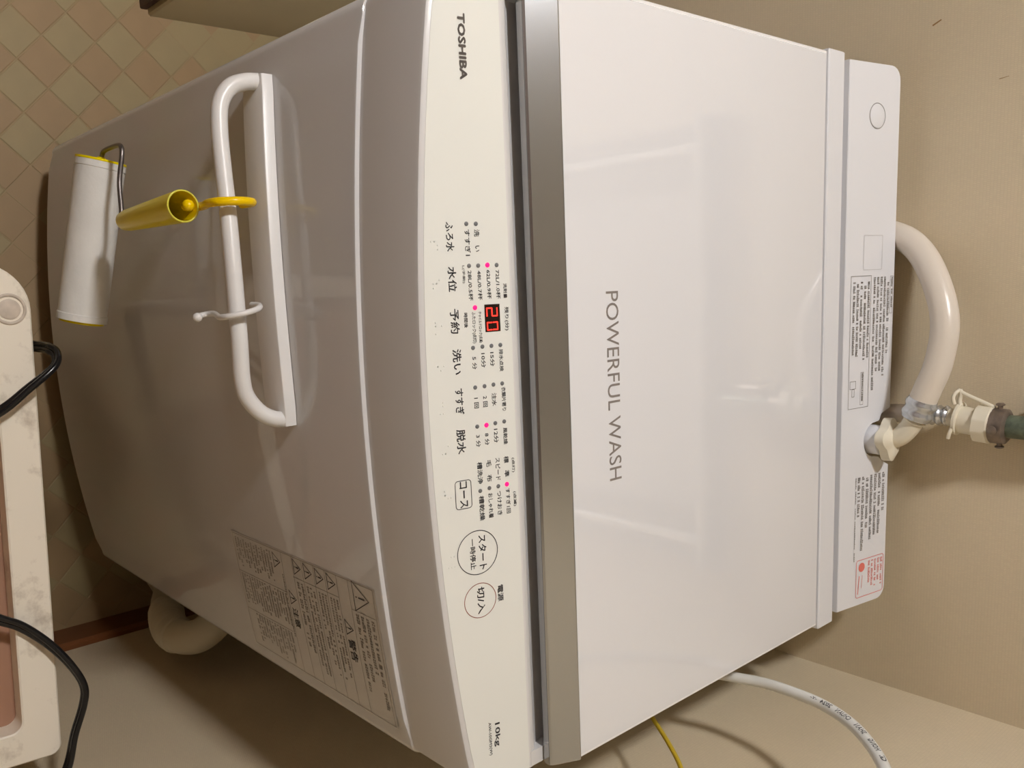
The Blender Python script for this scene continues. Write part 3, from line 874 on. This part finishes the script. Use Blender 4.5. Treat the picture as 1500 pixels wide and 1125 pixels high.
# ------------------------------------------------------------------ cables
CAB = [(.300, -.150, .560), (.300, -.140, .700), (.300, -.125, .800), (.300, -.1108, .8549), (.300, -.1010, .8850), (.300, -.0984, .9095), (.300, -.1010, .9451), (.300, -.1129, .9769), (.300, -.1326, 1.0049), (.300, -.1617, 1.0330),
       (.303, -.200, 1.060), (.315, -.250, 1.085), (.345, -.290, 1.105), (.384, -.300, 1.110)]
wc = empty('white_cable', 'thick white printed cable curving up beside the lid', 'cable')
CR = .0050
cpath = spline(CAB, 12)
MB().tube(cpath, CR, 16).build('cable_jacket', m_cable, wc, 60)
fr = frames(cpath)
Ls = [0]
for i in range(1, len(cpath)): Ls.append(Ls[-1] + (cpath[i] - cpath[i - 1]).length)
def at_len(s):
    for i in range(len(Ls) - 1):
        if Ls[i + 1] >= s:
            t = (s - Ls[i]) / (Ls[i + 1] - Ls[i]); return cpath[i].lerp(cpath[i + 1], t), fr[i][0]
    return cpath[-1], fr[-1][0]
def len_at(pt):
    return min((((cpath[i] - Vector(pt)).length, Ls[i]) for i in range(len(cpath))))[1]
sA = len_at((.300, -.0984, .9200)) + .021; 
CAMV = Vector((-.0828, -.7770, 1.3133))
def cable_text(body_t, s0, length, hgt):
    """print reading back towards the machine; letters wrap round the jacket on the side towards the room"""
    uv, fc = text_geo(body_t, bold=.015)
    out = []
    for u, v in uv:
        P, T = at_len(s0 + (1 - u) * length)
        toC = Vector((-.45, -.75, .45)); N = (toC - T * toC.dot(T)).normalized(); B = T.cross(N)
        th = (v - .5) * hgt / CR + .45
        out.append(P + (N * math.cos(th) - B * math.sin(th)) * (CR + .0002))
    mesh_obj('cable_print', out, fc, m_ink, wc)
cable_text("-Y-", sA - .004, .007, .0026)
cable_text("2024", sA + .007, .013, .0040)
cable_text("CHUAN", sA + .026, .019, .0042)
cable_text("SHAN", sA + .053, .016, .0042)
cable_text("HONG", sA + .078, .018, .0042)
cable_text("GI", sA + .103, .008, .0042)
YC = [(.310, -.100, .600), (.318, -.130, .720), (.325, -.160, .785), (.330, -.1819, .8229), (.330, -.2060, .8595), (.332, -.2300, .8920), (.340, -.262, .925), (.360, -.300, .950), (.3845, -.320, .960)]
o = MB().tube(spline(YC, 10), .0021, 12).build('yellow_cable', m_ycable, None, 60)
tag(o, 'thin yellow cable hanging by the right wall under the lid edge', 'cable')

# ------------------------------------------------------------------ white plastic rack in front
rk = empty('plastic_rack', 'dusty white plastic rack shelf in front of the machine', 'rack')
rk.rotation_euler = (0, 0, -.058)
rk.location = Vector((-.0455, -.5733, 0)) - Matrix.Rotation(-.058, 3, 'Z') @ Vector((-.0455, -.5733, 0))
RX0, RX1, RY0, RY1, RZt = -.1130, .3400, -.880, -.5740, .45
outer = rrect(RX0, RX1, RY0, RY1, .040, 10, .010)
inner = rrect(RX0 + .031, RX1 - .031, RY0 + .031, RY1 - .031, .010, 10)
rim = MB()
rim.loft([[(x, y, RZt - .030) for x, y in inner], [(x, y, RZt - .001) for x, y in inner], [(x * 1 + (0), y, RZt) for x, y in rrect(RX0 + .0295, RX1 - .0295, RY0 + .0295, RY1 - .0295, .0115, 10)],
          [(x, y, RZt) for x, y in rrect(RX0 + .0015, RX1 - .0015, RY0 + .0015, RY1 - .0015, .0385, 10, .0085)], [(x, y, RZt - .0015) for x, y in outer], [(x, y, RZt - .030) for x, y in outer],
          [(x, y, RZt - .030) for x, y in inner]])
rim.build('rim', m_rack, rk, 30)
MB().box(RX0 + .0305, RX1 - .0305, RY0 + .0305, RY1 - .0305, RZt - .030, RZt - .024).build('shelf_base', m_tray, rk, None)
for x in (RX0 + .0395, RX1 - .018):
    for y in (RY0 + .017, RY1 - .017):
        lg = MB().lathe((x, y, 0), (0, 0, 1), [(0, .012), (RZt - .030, .012)], 20).build('leg', m_rack, rk, 40)
        if x < 0:
            cpo = MB()
            cpo.torus((x, y, RZt + .0002), (0, 0, 1), .0122, .0014, 36, 8)
            cpo.lathe((x, y, RZt - .002), (0, 0, 1), [(0, .0088), (.0028, .0088), (.0032, .0075)], 28)
            cpo.build('post_cap', m_rackcap, rk, 40)

# ------------------------------------------------------------------ black cord over the rack
CORD = [(.3860, -.6250, .4600), (.3660, -.6060, .4615), (.3462, -.5950, .4620), (.3200, -.5868, .4620), (.2930, -.5765, .4640), (.2740, -.5745, .4660), (.2500, -.5835, .4680), (.2270, -.5975, .4620), (.2060, -.6160, .4580), (.1930, -.6340, .4580), (.172, -.664, .450), (.130, -.690, .434),
        (.070, -.690, .434), (.035, -.660, .442), (.0130, -.6130, .4620), (-.0068, -.5865, .4690), (-.0225, -.5655, .4690), (-.0320, -.5595, .4600), (-.0372, -.5605, .4480), (-.0392, -.5640, .4180), (-.0400, -.585, .394), (-.020, -.650, .370), (.03, -.72, .355)]
cp_ = spline(CORD, 10)
fc_ = frames(cp_)
cd_ = MB()
for s in (-1, 1):
    pts = []
    for i, p in enumerate(cp_):
        T, N, B = fc_[i]
        a = .9 + .6 * math.sin(i * .045)
        pts.append(p + (N * math.sin(a) + B * math.cos(a)) * (.0024 * s))
    cd_.tube(pts, .0029, 12)
o = cd_.build('power_cord', m_cord, None, 60)
tag(o, 'black two-core power cord looped over the white plastic rack', 'cord')
